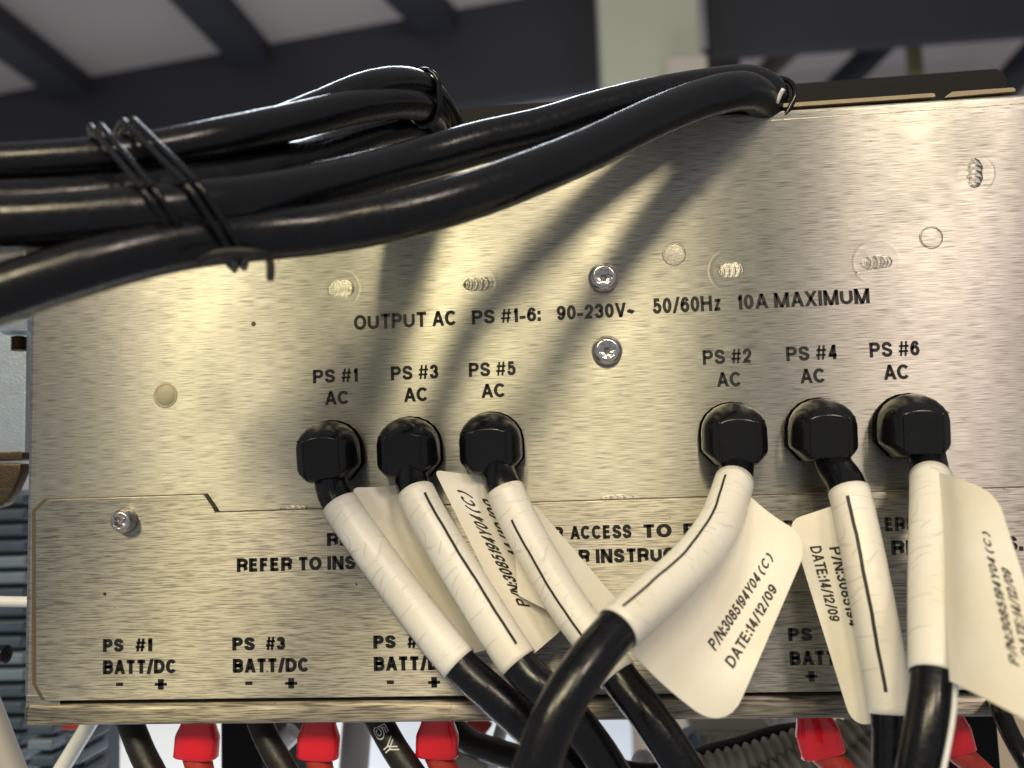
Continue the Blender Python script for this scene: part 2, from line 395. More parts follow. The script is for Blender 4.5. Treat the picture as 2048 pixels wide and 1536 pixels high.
vinyl('vinyl_flag', (.83, .80, .73), False)
m, nt, b = mat('red_cap'); M['red_cap'] = m
b.inputs['Base Color'].default_value = (.86, .012, .028, 1); b.inputs['Coat Weight'].default_value = 1.0; b.inputs['Coat Roughness'].default_value = .06; b.inputs['Roughness'].default_value = .25
b.inputs['Transmission Weight'].default_value = .18; b.inputs['IOR'].default_value = 1.3; b.inputs['Subsurface Weight'].default_value = .4; b.inputs['Subsurface Radius'].default_value = (.005, .0004, .0006); b.inputs['Subsurface Scale'].default_value = 1.0
bumpn(nt, b, noise(nt, 600, det=2), .15, .0003)
simple('red_wire', (.42, .035, .022), .45, 0, .5, 900, .3, 1500)
simple('white_plastic', (.80, .80, .80), .35)
simple('grey_wire', (.42, .40, .38), .45)
simple('green_wire', (.02, .42, .30), .4)
simple('zinc_blue', (.50, .58, .66), .38, .9, .15, 300, .3, 1500)
simple('bronze', (.10, .075, .05), .42, .9, .4, 800, .6, 1500)
simple('duct_blue', (.05, .075, .11), .4, 0, .25, 60)
simple('duct_pale', (.15, .20, .26), .35, 0, .2, 60)
simple('grey_wall', (.66, .68, .72), .6, 0, .1, 8)
simple('tan_wall', (.36, .28, .20), .6, 0, .1, 8)
simple('conduit', (.40, .39, .31), .5, 0, .15, 200)
simple('bin_blue', (.03, .10, .42), .45)
simple('orange', (.70, .32, .03), .5)
simple('ceiling_board', (.50, .455, .45), .8, 0, .12, 1.5)
simple('beam_dark', (.026, .028, .040), .6, 0, .2, 3)
simple('beam_brown', (.10, .08, .06), .6, 0, .2, 3)
simple('column_green', (.52, .56, .47), .6, 0, .08, 3)
simple('olive_post', (.16, .14, .07), .6)
simple('pink_board', (.62, .56, .52), .7)

# ================================================================== enclosure
ox, oz = XZ(50, 1437)
XL = XZ(58, 620)[0]; XR = .150; ZT = XZ(1367, 232)[1]; ZB = XZ(980, 1441)[1]
enc = thing('power_enclosure', (0, 0, ZB), 'brushed gold metal power enclosure with printed output labels and bolted lower cover', 'enclosure')
# slotted lower cover sheet, proud of the panel
slot_z = XZ(700, 1396)[1]; lip_z = XZ(700, 1402)[1]
xs = XZ(122, 1395)[0]
p = uvb(box('rear_panel', XL, XR, 0, .0012+.004, slot_z+.0002, ZT, M['steel'], enc, .0016, 4))
uvb(box('corner_post', XL+.0010, xs, -.0003, .0050, lip_z-.0016, slot_z+.0018, M['steel'], enc, .0003, 2))
box('inner_shade_block', XL+.004, XR-.002, .012, .20, ZB+.002, ZT-.002, M['cavity_shade'], enc)  # solid black block in place of the unlit interior
uvb(box('side_wall', XL+.0001, XL+.0022, .004, .20, ZB+.001, ZT-.001, M['steel'], enc, .0004))
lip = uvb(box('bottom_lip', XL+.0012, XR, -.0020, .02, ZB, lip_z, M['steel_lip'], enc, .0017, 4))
box('bottom_plate', XL+.003, XR-.001, .0205, .20, ZB+.0004, ZB+.0018, M['steel_dark'] if 'steel_dark' in M else M['screw_dark'], enc)
pts = [(78, 1022), (102, 999), (414, 993), (431, 1013), (436, 1023), (445, 1023)]
out = [XZ(*q) for q in pts]
zc = XZ(1200, 1000)[1]
zc = (XZ(460, 1022)[1]+XZ(1480, 992)[1]+XZ(2040, 976)[1])/3
out = [out[0], out[1], (out[2][0], out[1][1]), (out[3][0], out[3][1]), (out[4][0], zc+.0001), (out[4][0]+.001, zc), (XR, zc), (XR, slot_z+.0006), XZ(122, 1391), XZ(97, 1388), XZ(79, 1366)]
out = [(x, z) for x, z in out]; out[8] = (out[8][0], slot_z+.0006); out[9] = (out[9][0], slot_z+.0007)
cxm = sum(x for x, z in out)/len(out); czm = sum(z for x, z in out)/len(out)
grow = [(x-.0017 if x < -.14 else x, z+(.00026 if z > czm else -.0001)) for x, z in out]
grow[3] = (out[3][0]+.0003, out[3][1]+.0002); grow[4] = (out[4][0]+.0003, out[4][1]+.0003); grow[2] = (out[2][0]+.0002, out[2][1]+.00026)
prism('cover_shadow_sheet', grow, -.0007, -.00004, M['gap_shade'], enc)  # oversize dark sheet, added so its rim draws the cover's shadow gap
uvb(prism('cover_plate', out, -.0018, -.0005, M['steel_cover'], enc, .0003))
# relief hole at the lower corner
cx, cz = XZ(60, 1431); lathe('relief_hole', [(.0008, -.0002), (.0008, .00006)], (cx+.0018, -.0016, cz+.0016), (0, -1, 0), M['cavity_shade'], enc, 14)
# top cover sheet with gap beneath, two tabs
gap = .0007; th = .0011
def topsheet(x0, x1, slant, nm='top_cover_edge'):
    z0 = ZT+gap; 
    pts = [(x0+slant*0, z0-.0004 if slant else z0), (x1, z0), (x1, z0+th-.0004), (x1-.0006, z0+th), (x0+slant, z0+th)]
    o = uvb(prism(nm, pts, .0004, .09, M['cut_edge'], enc)); return o
ta, tb, tc_ = XZ(640, 270)[0], XZ(1872, 195)[0], XZ(1905, 195)[0]
topsheet(XL+.002, tb, 0); topsheet(tc_-.002, XZ(2033, 187)[0], .0022, 'top_tab')
# burred edge of the sheet
bx = XZ(750, 255)[0]; be = XZ(1010, 245)[0]; k = 0
v, f = [], []
x = bx
while x < be:
    h = random.uniform(.0002, .0006); wv = random.uniform(.0004, .0007); z0 = ZT+gap+th-.0001; b0 = len(v)
    v += [(x, .0003, z0), (x+wv, .0003, z0), (x+wv*.5, .0004, z0+h), (x, .0012, z0), (x+wv, .0012, z0)]
    f += [(b0, b0+1, b0+2), (b0+1, b0+4, b0+2), (b0+4, b0+3, b0+2), (b0+3, b0, b0+2)]; x += wv
mesh('edge_burrs', v, f, M['cut_edge'], enc, False)
# scored bend line under the top edge
a, c = at(1470, 246), at(2048, 214)
box('bend_crease', a.x, XR, -.00008, .0002, a.z-.0001, a.z+.0001, M['weld'], enc)
a = at(66, 800)
uvb(box('side_crease', XL+.0022, XL+.0024, -.00006, .0002, ZB+.008, ZT-.003, M['steel'], enc))
lathe('top_screw', [(.0034, 0), (.0033, .0012), (.0024, .0021), (.0008, .0024)], (at(1705, 200).x, .012, ZT+gap+th), (0, 0, 1), M['white_plastic'], enc, 20)

# round weld buttons, screws
def screw(px, py, r, h, base, tone='screw_steel'):
    c = at(px, py, base); n = 48
    prof = [(r*.98, 0), (r*1.0, h*.25), (r*.97, h*.55), (r*.84, h*.85), (r*.70, h), (r*.64, h*1.0), (r*.62, h*.95), (r*.58, h*.93), (r*.55, h*.15), (r*.12, 0)]
    rot = random.random()
    def fn(j, an): return 1 if j < 7 else (1-.30*(.5+.5*math.cos(6*an+rot*6)) if j < 9 else 1)
    s = lathe('screw', prof, c, (0, -1, 0), M[tone], enc, n, 50, fn)
    lathe('washer', [(r*1.06, -.0003), (r*1.06, .00015)], at(px, py, base), (0, -1, 0), M['screw_dark'], s, 32)
    return s
screw(1207, 556, .0040, .0026, 0); screw(1214, 702, .0040, .0026, 0)
screw(252, 1041, .0034, .0036, 1.8)
def weld(px, py, ln, wd, rot, ring, seed, depth=.5):
    c = at(px, py); rnd = random.Random(seed); nu, nv = 44, 20; v, f = [], []
    ca, sa = math.cos(rot), math.sin(rot)
    kk = rnd.uniform(4.2, 5.6); ph = rnd.random()*6
    for i in range(nu+1):
        for j in range(nv+1):
            u = i/nu*2-1; w_ = j/nv*2-1
            e = max(0, 1-abs(u)**3.2)**.5; ww = w_*e
            rr = max(0, 1-w_*w_)
            cres = abs(math.sin((u+.22*w_*w_)*kk*1.57+ph))
            hgt = rr**.5*(min(1, (1-abs(u))*5))*(.06+.18*cres*depth)+.04*rnd.random()*rr
            x = u*ln*(1+.03*rnd.uniform(-1, 1)); z = ww*wd*(1+.06*math.sin(u*9+ph))
            v.append((c.x+(x*ca-z*sa)*MM, c.y-(.02+hgt)*MM, c.z+(x*sa+z*ca)*MM))
    for i in range(nu):
        for j in range(nv): a = i*(nv+1)+j; f.append((a, a+1, a+nv+2, a+nv+1))
    o = uvb(mesh('weld_mark', v, f, M['steel_ring'], enc))
    if ring:
        R = ring*MM
        g = lathe('weld_ring', [(R*.74, -.000004), (R*.88, .000011), (R*.92, .000011), (R, -.000004)], c, (0, -1, 0), M['steel_ring'], o, 48, 180)
        # open the disc so that the panel shows inside the rim
        bm = bmesh.new(); bm.from_mesh(g.data); bmesh.ops.delete(bm, geom=[q for q in bm.faces if len(q.verts) > 6], context='FACES_ONLY'); bm.to_mesh(g.data); bm.free(); uvb(g)
    return o
weld(682, 578, 3.9, 2.5, -.02, 5.8, 1); weld(957, 568, 4.3, 2.0, .02, 5.6, 2)
weld(1462, 541, 3.4, 2.1, .05, 6.4, 3, .9); weld(1753, 525, 4.1, 1.9, .02, 6.7, 4, .5)
weld(1949, 346, 4.1, 2.1, 1.5, 5.6, 5, .9)
weld(1234, 997, 4.6, 1.1, .03, 0, 6, .6); weld(588, 1017, 4.0, .9, .03, 0, 7, .5)
def button(px, py, r, mat_):
    o = lathe('spot_weld', [(r*1.22, -.0002), (r*1.2, .00003), (r*1.1, .00014), (r*1.03, .0001), (r*1.0, -.00005), (r*.97, .00010), (r*.3, .00014), (r*.1, .00016)], at(px, py), (0, -1, 0), mat_, enc, 40, 60); return o
button(331, 791, .0030, M['plug']); button(1348, 508, .0027, M['weld']); button(1862, 475, .0026, M['steel_ring'])
uvb(bpy.data.objects['spot_weld.002']) if 'spot_weld.002' in bpy.data.objects else None
lathe('paint_chip', [(.0008, -.0001), (.0007, .00006)], at(507, 648), (0, -1, 0), M['bronze'], enc, 9)
# ---- printed lettering
for t in [("OUTPUT AC", (708, 660), (912, 651), 30), ("PS #1-6:", (944, 649), (1082, 642), 28), ("90-230V~", (1114, 641), (1270, 633), 29),
          ("50/60Hz", (1306, 628), (1443, 621), 31), ("10A MAXIMUM", (1476, 620), (1740, 606), 30)]:
    panel_text(*t, enc, bold=.215)
for n, l, r, al, ar, cp in [(1, (626, 767), (716, 763), (650, 810), (697, 808), 27), (3, (782, 761), (877, 757), (808, 804), (855, 802), 28), (5, (938, 754), (1032, 750), (963, 796), (1010, 794), 28),
                            (2, (1406, 730), (1504, 725), (1434, 774), (1482, 772), 29), (4, (1573, 723), (1674, 718), (1601, 767), (1650, 765), 29), (6, (1740, 715), (1840, 711), (1768, 760), (1818, 758), 30)]:
    panel_text("PS #%d" % n, l, r, cp, enc, bold=.215); panel_text("AC", al, ar, cp, enc, bold=.215)
o = 1.86
for n, x0, x1, x2, x3, yb, b0, b1, yb2, mn, pl, ys in [(1, 213, 254, 278, 311, 1301, 213, 358, 1345, 246, 328, 1365), (3, 470, 515, 537, 575, 1298, 471, 621, 1342, 503, 587, 1363), (5, 750, 795, 818, 857, 1294, 751, 905, 1338, 784, 871, 1361), (2, 1574, 1622, 1646, 1686, 1279, 1577, 1735, 1327, None, 1620, 1349)]:
    panel_text("PS", (x0, yb), (x1, yb), 26, enc, o, .265); panel_text("#%d" % n, (x2, yb-1), (x3, yb-1), 26, enc, o, .265)
    panel_text("BATT/DC", (b0, yb2), (b1, yb2-1), 28, enc, o, .265)
    if mn: panel_text("-", (mn-7, ys+9), (mn+7, ys+9), 26, enc, o, .265)
    panel_text("+", (pl-12, ys+10), (pl+12, ys+10), 26, enc, o, .265)
for t in [("REM", (658, 1091), (735, 1089), 26), ("R", (1104, 1079), (1128, 1078), 26), ("ACCESS", (1141, 1078), (1263, 1075), 27), ("TO", (1287, 1075), (1343, 1073), 27), ("F", (1366, 1073), (1386, 1072), 27),
          ("RA", (1566, 1067), (1612, 1066), 27), ("ERS", (1766, 1062), (1828, 1060), 28),
          ("REFER TO INST", (479, 1143), (737, 1136), 27), ("R INSTRUC", (1158, 1126), (1348, 1121), 28), ("RE", (1779, 1109), (1828, 1107), 29), ("S.", (2007, 1101), (2040, 1099), 29)]:
    panel_text(*t, enc, o, .25)

# fine scratches in the plating
for a_, b_, wd in [((243, 640), (238, 800), .05), ((742, 488), (776, 548), .06), ((1056, 468), (1064, 462), .12), ((1063, 473), (1070, 468), .12), ((1470, 405), (1474, 412), .1), ((1925, 840), (1935, 842), .14), ((1972, 560), (1978, 572), .06), ((1994, 628), (1996, 642), .06), ((905, 1402), (899, 1432), .08)]:
    pa, pb = at(*a_), at(*b_); d_ = (pb-pa).normalized(); n_ = Vector((-d_.z, 0, d_.x))*(wd*MM/2); yo = Vector((0, -.00005 if a_[1] < 1390 else -.0021, 0))
    mesh('scratch', [pa+yo-n_, pb+yo-n_*.3, pb+yo+n_*.3, pa+yo+n_], [(0, 1, 2, 3)], M['weld'], enc, False)
# ================================================================== labelled output cables
R_C = .0045
def relief(cx_, cz_, parent, twist=0.0):
    """right-angle strain relief: domed back rim, faceted front block"""
    def outline(hw, top, bot, ch, dome, n=10):
        p = []
        zt = top-dome
        for k in range(n+1):
            a = math.pi*k/n; p.append((hw*math.cos(a)*(1 if dome else 1), zt+dome*math.sin(a)))
        p += [(-hw, bot+ch), (-hw+ch*.9, bot), (hw-ch*.9, bot), (hw, bot+ch)]
        return p
    rings = [(0, outline(8.6, 8.8, -8.2, 4.4, 7.8)), (1.6, outline(8.6, 8.8, -8.2, 4.4, 7.8)), (1.9, outline(8.35, 8.5, -8.0, 4.3, 7.5)), (2.3, outline(8.35, 8.5, -8.0, 4.3, 7.5)), (2.5, outline(8.5, 8.7, -8.1, 4.2, 7.7)),
             (6.5, outline(8.4, 8.5, -8.1, 3.9, 7.4)), (8.2, outline(8.1, 8.0, -8.1, 3.6, 6.8)), (9.8, outline(7.6, 7.2, -8.0, 3.2, 5.8)), (11.2, outline(6.9, 6.1, -7.9, 2.7, 4.5)), (12.3, outline(5.9, 4.9, -7.6, 2.1, 3.0)), (12.9, outline(5.0, 4.0, -7.2, 1.6, 1.8)), (13.1, outline(4.4, 3.4, -6.9, 1.3, 1.2))]
    v, f = [], []; n = len(rings[0][1]); ca, sa = math.cos(twist), math.sin(twist)
    for d, o_ in rings:
        for x, z in o_: v.append((cx_+(x*ca-z*sa)*MM, -d*MM, cz_+(x*sa+z*ca)*MM))
    for j in range(len(rings)-1):
        for k in range(n): f.append((j*n+k, j*n+(k+1) % n, (j+1)*n+(k+1) % n, (j+1)*n+k))
    f.append(tuple(range(n))); e = (len(rings)-1)*n; f.append(tuple(e+k for k in range(n)))
    o = mesh('strain_relief', v, f, M['rubber'], parent, True, bevel=.0007, seg=3, sharp=80)
    # two raised ribs on the front block
    for s in (-1, 1):
        x = s*4.7
        q = [((x-.32), -6.7), (x+.32, -6.7), (x+.32, 3.1), (x-.32, 3.1)]
        prism('rib', [(cx_+(a*ca-b_*sa)*MM, cz_+(a*sa+b_*ca)*MM) for a, b_ in q], -.0133, -.0118, M['rubber'], o, .0003)
    q = [(-6.9, 3.3), (6.9, 3.3), (6.9, 3.46), (-6.9, 3.46)]
    prism('mould_seam', [(cx_+(a*ca-b_*sa)*MM, cz_+(a*sa+b_*ca)*MM) for a, b_ in q], -.01155, -.0095, M['rubber'], o)
    return o
def quad_sheet(name, a, b_, c, d, mat_, parent, round_=(0, .16, .16, 0), bulge=0.0, curl=0.0, th=.00022, nu=18, nv=26, wob=.0):
    """sheet between four 3D corners: a top at cable, b top outer, c bottom outer, d bottom at cable; u outward, v down"""
    nrm = ((b_-a).cross(d-a)).normalized()
    if nrm.dot(CAMP-a) < 0: nrm = -nrm
    ph = random.random()*7
    W_ = ((b_-a).length+(c-d).length)/2; H_ = ((d-a).length+(c-b_).length)/2
    def S(u, v):
        p = a*((1-u)*(1-v))+b_*(u*(1-v))+c*(u*v)+d*((1-u)*v)
        h = bulge*math.sin(math.pi*min(1, max(0, u)))*(.6+.4*math.sin(math.pi*v)) + curl*u*u + wob*math.sin(u*3.1+v*5+ph)*u
        return p+nrm*h
    def lim(v):
        lo, hi = 0.0, 1.0
        for end, (ri, ro) in ((0, (round_[0], round_[1])), (1, (round_[3], round_[2]))):
            y = v if end == 0 else 1-v
            for r, side in ((ri, 0), (ro, 1)):
                rv = r*min(W_, H_)/H_; ru = r*min(W_, H_)/W_
                if r and y < rv:
                    dx = ru*(1-math.sqrt(max(0, 1-((rv-y)/rv)**2)))
                    if side: hi = min(hi, 1-dx)
                    else: lo = max(lo, dx)
        return lo, hi
    vs, f = [], []
    tv = []
    for j in range(nv+1):
        t = j/nv; tv.append(.5-.5*math.cos(math.pi*t) if True else t)
    for s in (1, -1):
        for v in tv:
            lo, hi = lim(v)
            for i in range(nu+1):
                u = lo+(hi-lo)*i/nu; vs.append(S(u, v)+nrm*(s*th/2))
    m_ = nu+1; off = m_*(nv+1)
    for j in range(nv):
        for i in range(nu):
            a_ = j*m_+i; f.append((a_, a_+1, a_+m_+1, a_+m_)); f.append((off+a_, off+a_+m_, off+a_+m_+1, off+a_+1))
    ring = [i for i in range(m_)]+[j*m_+nu for j in range(1, nv+1)]+[nv*m_+i for i in range(nu-1, -1, -1)]+[j*m_ for j in range(nv-1, 0, -1)]
    for k in range(len(ring)): x, y = ring[k], ring[(k+1) % len(ring)]; f.append((x, off+x, off+y, y))
    o = mesh(name, vs, f, mat_, parent, True, sharp=50)
    o_fn = lambda u, v, k=1: S(u, v)+nrm*(th/2+.00012)
    return o, o_fn
def sheet_text(body, fn, p0, p1, cap, parent, bold=.185):
    """lettering on a sheet from (u,v) p0 to p1 along the baseline; cap is the (u,v) vector of the cap height"""
    return print_map('printed_text', body, M['ink_label'], parent, lambda s, t: fn(p0[0]+(p1[0]-p0[0])*s+cap[0]*t, p0[1]+(p1[1]-p0[1])*s+cap[1]*t), bold)
def strip_on(path, l0, l1, phi, r, width, mat_, parent, wob=0):
    v, f = [], []; n = 60
    for k in range(n+1):
        l = l0+(l1-l0)*k/n; ph = phi+wob*(math.sin(k*.31)*.012+math.sin(k*.83)*.004)
        for s in (-1, 0, 1): v.append(path.pos(l, ph+s*width/r/2, r)[0])
    for k in range(n):
        for j in range(2): f.append((k*3+j, k*3+j+1, k*3+j+4, k*3+j+3))
    return mesh('printed_line', v, f, mat_, parent)
def out_cable(num, base, ctrl, lab, line, label, twist=0.0, zoff=0.0):
    gx, gz = base
    t = thing('output_cable', (gx, 0, gz), label, 'cable', 'output cables with white labels')
    P = Path(ctrl)
    tube('cord', P, R_C, M['jacket'], t, lump=.006)
    relief(gx, gz, t, twist)
    i0, i1 = P.idx(*lab[0]), P.idx(*lab[1]); rl = R_C+.00045
    L0, L1 = P.L[i0], P.L[i1]
    lb = tube('label', P, rl, M['vinyl'], t, i0, i1, 28, False, lump=.004)
    sol = lb.modifiers.new('s', 'SOLIDIFY'); sol.thickness = .0003; sol.offset = -1
    if line:
        phi, a0, a1, wd = line
        strip_on(P, L0+(L1-L0)*a0, L0+(L1-L0)*a1, phi, rl+.00012, wd, M['ink_label'], lb, 1)
    return t, P, lb
gz = .0058
GX = {1: -.0718, 3: -.0496, 5: -.0271, 2: .0374, 4: .0600, 6: .0828}
GZ = {1: .0052, 3: .0054, 5: .0058, 2: .0058, 4: .0060, 6: .0062}
g = lambda n: at_inv(GX[n], GZ[n])
def px_of(p):
    d = p-CAMP; return CX+F*d.dot(R2)/d.dot(FW), CY-F*d.dot(U2)/d.dot(FW)
# -- PS 1
t, P, lb = out_cable(1, (GX[1], GZ[1]), [(650, 900, 7), (660, 950, 7), (675, 1000, 11), (735, 1090, 14), (830, 1218, 17), (919, 1328, 20), (990, 1394, 22), (1065, 1462, 22), (1150, 1545, 20), (1220, 1620, 18)], ((677, 1005), (917, 1326)), (1.47, 0, 1, .0005), 'output cable of PS #1, leftmost, its white label leaning to the lower right', .05)
fl, fn = quad_sheet('flag', at(700, 975, 8), at(818, 966, 5), at(1005, 1290, 7), at(925, 1312, 15), M['vinyl_flag'], lb, (.15, .2, .15, 0), bulge=-.002, wob=.0008)
# -- PS 3
t, P, lb = out_cable(3, (GX[3], GZ[3]), [(818, 890, 7), (820, 935, 8), (832, 985, 13), (880, 1075, 17), (960, 1205, 21), (1038, 1327, 25), (1086, 1378, 27), (1140, 1432, 27), (1200, 1510, 26), (1260, 1610, 24)], ((834, 988), (1037, 1326)), (-.42, .06, .93, .0007), 'output cable of PS #3 with a straight black line down its white label', .02)
fl, fn = quad_sheet('flag', at(868, 940, 9), at(985, 952, 8), at(1135, 1250, 9), at(1055, 1318, 20), M['vinyl_flag'], lb, (.1, .25, .25, 0), bulge=-.001)
sheet_text("P/N:3085194Y04 (C)", fn, (.50, .80), (.43, .13), (-.20, -.035), fl)
sheet_text("14/12/09", fn, (.80, .53), (.80, .18), (-.20, -.035), fl)
# -- PS 5
t, P, lb = out_cable(5, (GX[5], GZ[5]), [(988, 890, 7), (993, 930, 8), (1006, 972, 13), (1048, 1062, 16), (1122, 1190, 19), (1186, 1280, 22), (1236, 1352, 25), (1304, 1440, 30), (1372, 1545, 32), (1420, 1630, 32)], ((1010, 982), (1232, 1346)), (.30, .16, .96, .0006), 'output cable of PS #5, its label passing under the crossing PS #2 cable', .02)
fl, fn = quad_sheet('flag', at(1046, 1005, 14), at(1072, 1012, 10), at(1252, 1222, 10), at(1210, 1290, 20), M['vinyl_flag'], lb, (0, .2, .2, 0))
tb_, fn2 = quad_sheet('tab', at(1088, 1098, 17), at(1030, 1092, 14), at(1036, 1190, 14.5), at(1140, 1240, 16), M['vinyl_flag'], lb, (0, .12, .06, 0), bulge=.0006)
sheet_text("1", fn2, (.42, .72), (.30, .70), (.03, .10), tb_)
# -- PS 2
t, P, lb = out_cable(2, (GX[2], GZ[2]), [(1472, 880, 7), (1474, 925, 8), (1466, 972, 15), (1436, 1050, 26), (1380, 1126, 38), (1306, 1194, 48), (1235, 1258, 56), (1170, 1336, 62), (1112, 1430, 66), (1070, 1545, 68), (1050, 1640, 68)], ((1467, 966), (1236, 1257)), (.52, .06, .97, .0006), 'output cable of PS #2 bending left across its neighbours, big flag printed with part number', -.02)
fl, fn = quad_sheet('flag', at(1492, 985, 17), at(1622, 1078, 24), at(1448, 1476, 40), at(1250, 1290, 52), M['vinyl_flag'], lb, (.0, .30, .30, 0), bulge=-.003, curl=.0015, wob=.0012)
PN2 = (fl, fn)
# -- PS 4
t, P, lb = out_cable(4, (GX[4], GZ[4]), [(1655, 880, 8), (1668, 930, 9), (1694, 972, 15), (1716, 1060, 20), (1740, 1180, 25), (1764, 1310, 28), (1783, 1428, 31), (1784, 1545, 33), (1780, 1640, 33)], ((1700, 984), (1782, 1426)), (.12, .06, .91, .0008), 'output cable of PS #4 with its narrow printed flag folded to the left', -.03)
fl, fn = quad_sheet('flag', at(1690, 1003, 15), at(1577, 1040, 13), at(1704, 1450, 22), at(1790, 1446, 27), M['vinyl_flag'], lb, (0, .22, .30, .1), bulge=-.0015)
sheet_text("DATE:14/12/09", fn, (.78, .155), (.80, .52), (-.20, .01), fl)
sheet_text("P/N:3085194", fn, (.45, .185), (.45, .56), (-.20, .01), fl)
# -- PS 6
t, P, lb = out_cable(6, (GX[6], GZ[6]), [(1845, 880, 8), (1856, 925, 9), (1862, 965, 15), (1863, 1060, 26), (1864, 1200, 38), (1867, 1350, 48), (1858, 1440, 52), (1838, 1550, 54), (1820, 1640, 54)], ((1860, 950), (1867, 1352)), (1.45, 0, 1, .0005), 'output cable of PS #6, rightmost, with a wide flag running out of the picture', -.04)
fl, fn = quad_sheet('flag', at(1880, 945, 20), at(1988, 985, 40), at(2110, 1470, 78), at(1900, 1362, 56), M['vinyl_flag'], lb, (0, .2, .2, 0), bulge=.0025, curl=-.002, wob=.001)
sheet_text("P/N:3085194Y04 (C)", fn, (.78, .80), (.80, .24), (-.075, 0), fl)
sheet_text("DATE:14/12/09", fn, (.90, .74), (.91, .38), (-.075, 0), fl)
fl, fn = quad_sheet('flag', at(1890, 985, 18), at(2016, 1050, 24), at(2045, 1300, 40), at(1905, 1300, 44), M['vinyl_flag'], lb, (0, .2, .2, 0), bulge=.001)
fl, fn = PN2
sheet_text("P/N:3085194Y04 (C)", fn, (.62, .72), (.70, .175), (-.105, -.015), fl, .19)
sheet_text("DATE:14/12/09", fn, (.83, .75), (.89, .30), (-.105, -.015), fl, .19)
wv = Path([(1912, 1362, 54), (1907, 1430, 57), (1897, 1490, 58), (1885, 1550, 59), (1876, 1620, 59)])
tag(tube('white_wire', wv, .00055, M['white_plastic'], None, seg=10), 'thin white wire hanging along the right edge of the PS #6 cable', 'wire')

# ================================================================== upper cable bundles
RB = .0051
def up_cable(ctrl, label, group, r=RB, lump=.006):
    P = Path(ctrl, .002); o = tube('supply_cable', P, r, M['jacket'], None, lump=lump, seg=24); tag(o, label, 'cable', group); return P, o
GA = 'black supply cables tied in the upper left bundle'
RA = .0041
A1, _ = up_cable([(905, 262, -14), (893, 238, -2), (870, 200, 9), (838, 172, 17), (790, 166, 27), (725, 180, 36), (640, 216, 44), (520, 264, 56), (400, 296, 60), (240, 330, 65), (100, 345, 70), (-60, 352, 75), (-220, 350, 80)], 'arched black supply cable, topmost of the upper left bundle', GA, RA)
A2, _ = up_cable([(885, 275, -14), (880, 255, -4), (864, 226, 8), (815, 206, 23), (720, 212, 39), (600, 240, 53), (460, 272, 67), (330, 299, 74), (200, 316, 80), (60, 327, 85), (-80, 333, 89), (-240, 335, 93)], 'glossy black supply cable running just below the arched one', GA, RA)
A3, _ = up_cable([(850, 282, -14), (842, 268, -4), (805, 258, 8), (735, 272, 22), (640, 308, 38), (520, 342, 58), (400, 366, 69), (260, 388, 78), (120, 402, 85), (-20, 410, 91), (-180, 416, 97)], 'black supply cable in the middle of the upper left bundle, brown light along its underside', GA, .0046)
GB = 'black supply cables curving over the right top edge'
B1, _ = up_cable([(1560, 262, -16), (1556, 225, -9), (1536, 186, -2), (1492, 168, 4), (1400, 178, 10), (1300, 196, 16), (1190, 224, 23), (1080, 258, 30), (960, 286, 37), (820, 326, 45), (680, 364, 60), (540, 394, 74), (420, 412, 83), (300, 424, 89), (160, 438, 94), (0, 448, 99), (-180, 452, 104)], 'upper of the two black supply cables curving over the right top edge', GB)
B2, _ = up_cable([(1545, 268, -14), (1540, 232, -8), (1520, 196, 2), (1478, 182, 12), (1400, 200, 20), (1300, 240, 30), (1180, 298, 42), (1060, 348, 53), (940, 392, 61), (800, 430, 67), (660, 456, 71), (520, 470, 77), (380, 484, 85), (240, 514, 92), (60, 568, 99), (-120, 630, 105), (-240, 672, 110)], 'lower of the two black supply cables, in front of the panel', GB)
# ---- ties
def loop_tie(name, paths_idx, r_wire, label, mat_, skew=(0, 0), tail=None, pad=.0004, doubles=1, gapd=.0022, rr=RB):
    """strap round several cables: convex hull of their cross sections"""
    cs = [(P.C[P.idx(x, y)], P.F[P.idx(x, y)][0]) for P, x, y in paths_idx]
    c0 = sum((c for c, _ in cs), Vector())/len(cs); T = sum((t for _, t in cs), Vector()).normalized()
    Fv = (CAMP-c0); Fv = (Fv-T*Fv.dot(T)).normalized(); S = T.cross(Fv).normalized()
    pts = []
    for c, _ in cs:
        q = c-c0
        for k in range(24):
            a = 2*math.pi*k/24; pts.append((q.dot(Fv)+(rr+r_wire+pad)*math.cos(a), q.dot(S)+(rr+r_wire+pad)*math.sin(a)))
    pts = sorted(set(pts))
    def half(ps):
        h = []
        for p in ps:
            while len(h) > 1 and (h[-1][0]-h[-2][0])*(p[1]-h[-2][1])-(h[-1][1]-h[-2][1])*(p[0]-h[-2][0]) <= 0: h.pop()
            h.append(p)
        return h
    hull = half(pts)[:-1]+half(pts[::-1])[:-1]
    t = thing(name, c0, label, 'cable tie', None)
    tot = max(abs(b) for a, b in hull)
    for d in range(doubles):
        dd = (d-(doubles-1)/2)*gapd
        W3 = [c0+Fv*a+S*b+T*(dd+skew[0]*b+skew[1]*a) for a, b in hull]
        W3 = [p for i, p in enumerate(W3)]
        Q = Path.__new__(Path); Q.C = [Vector(p) for p in spline(W3+[W3[0]], .001)]
        n = len(Q.C); Q.L = [0]
        for a, b in zip(Q.C, Q.C[1:]): Q.L.append(Q.L[-1]+(b-a).length)
        Q.F = []
        for i in range(n):
            tt = (Q.C[min(i+1, n-1)]-Q.C[max(i-1, 0)]).normalized(); rad = (Q.C[i]-c0); rad = (rad-tt*rad.dot(tt)).normalized(); Q.F.append((tt, rad, tt.cross(rad)))
        tube('strap', Q, r_wire, mat_, t, seg=10, cap=False)
    return t
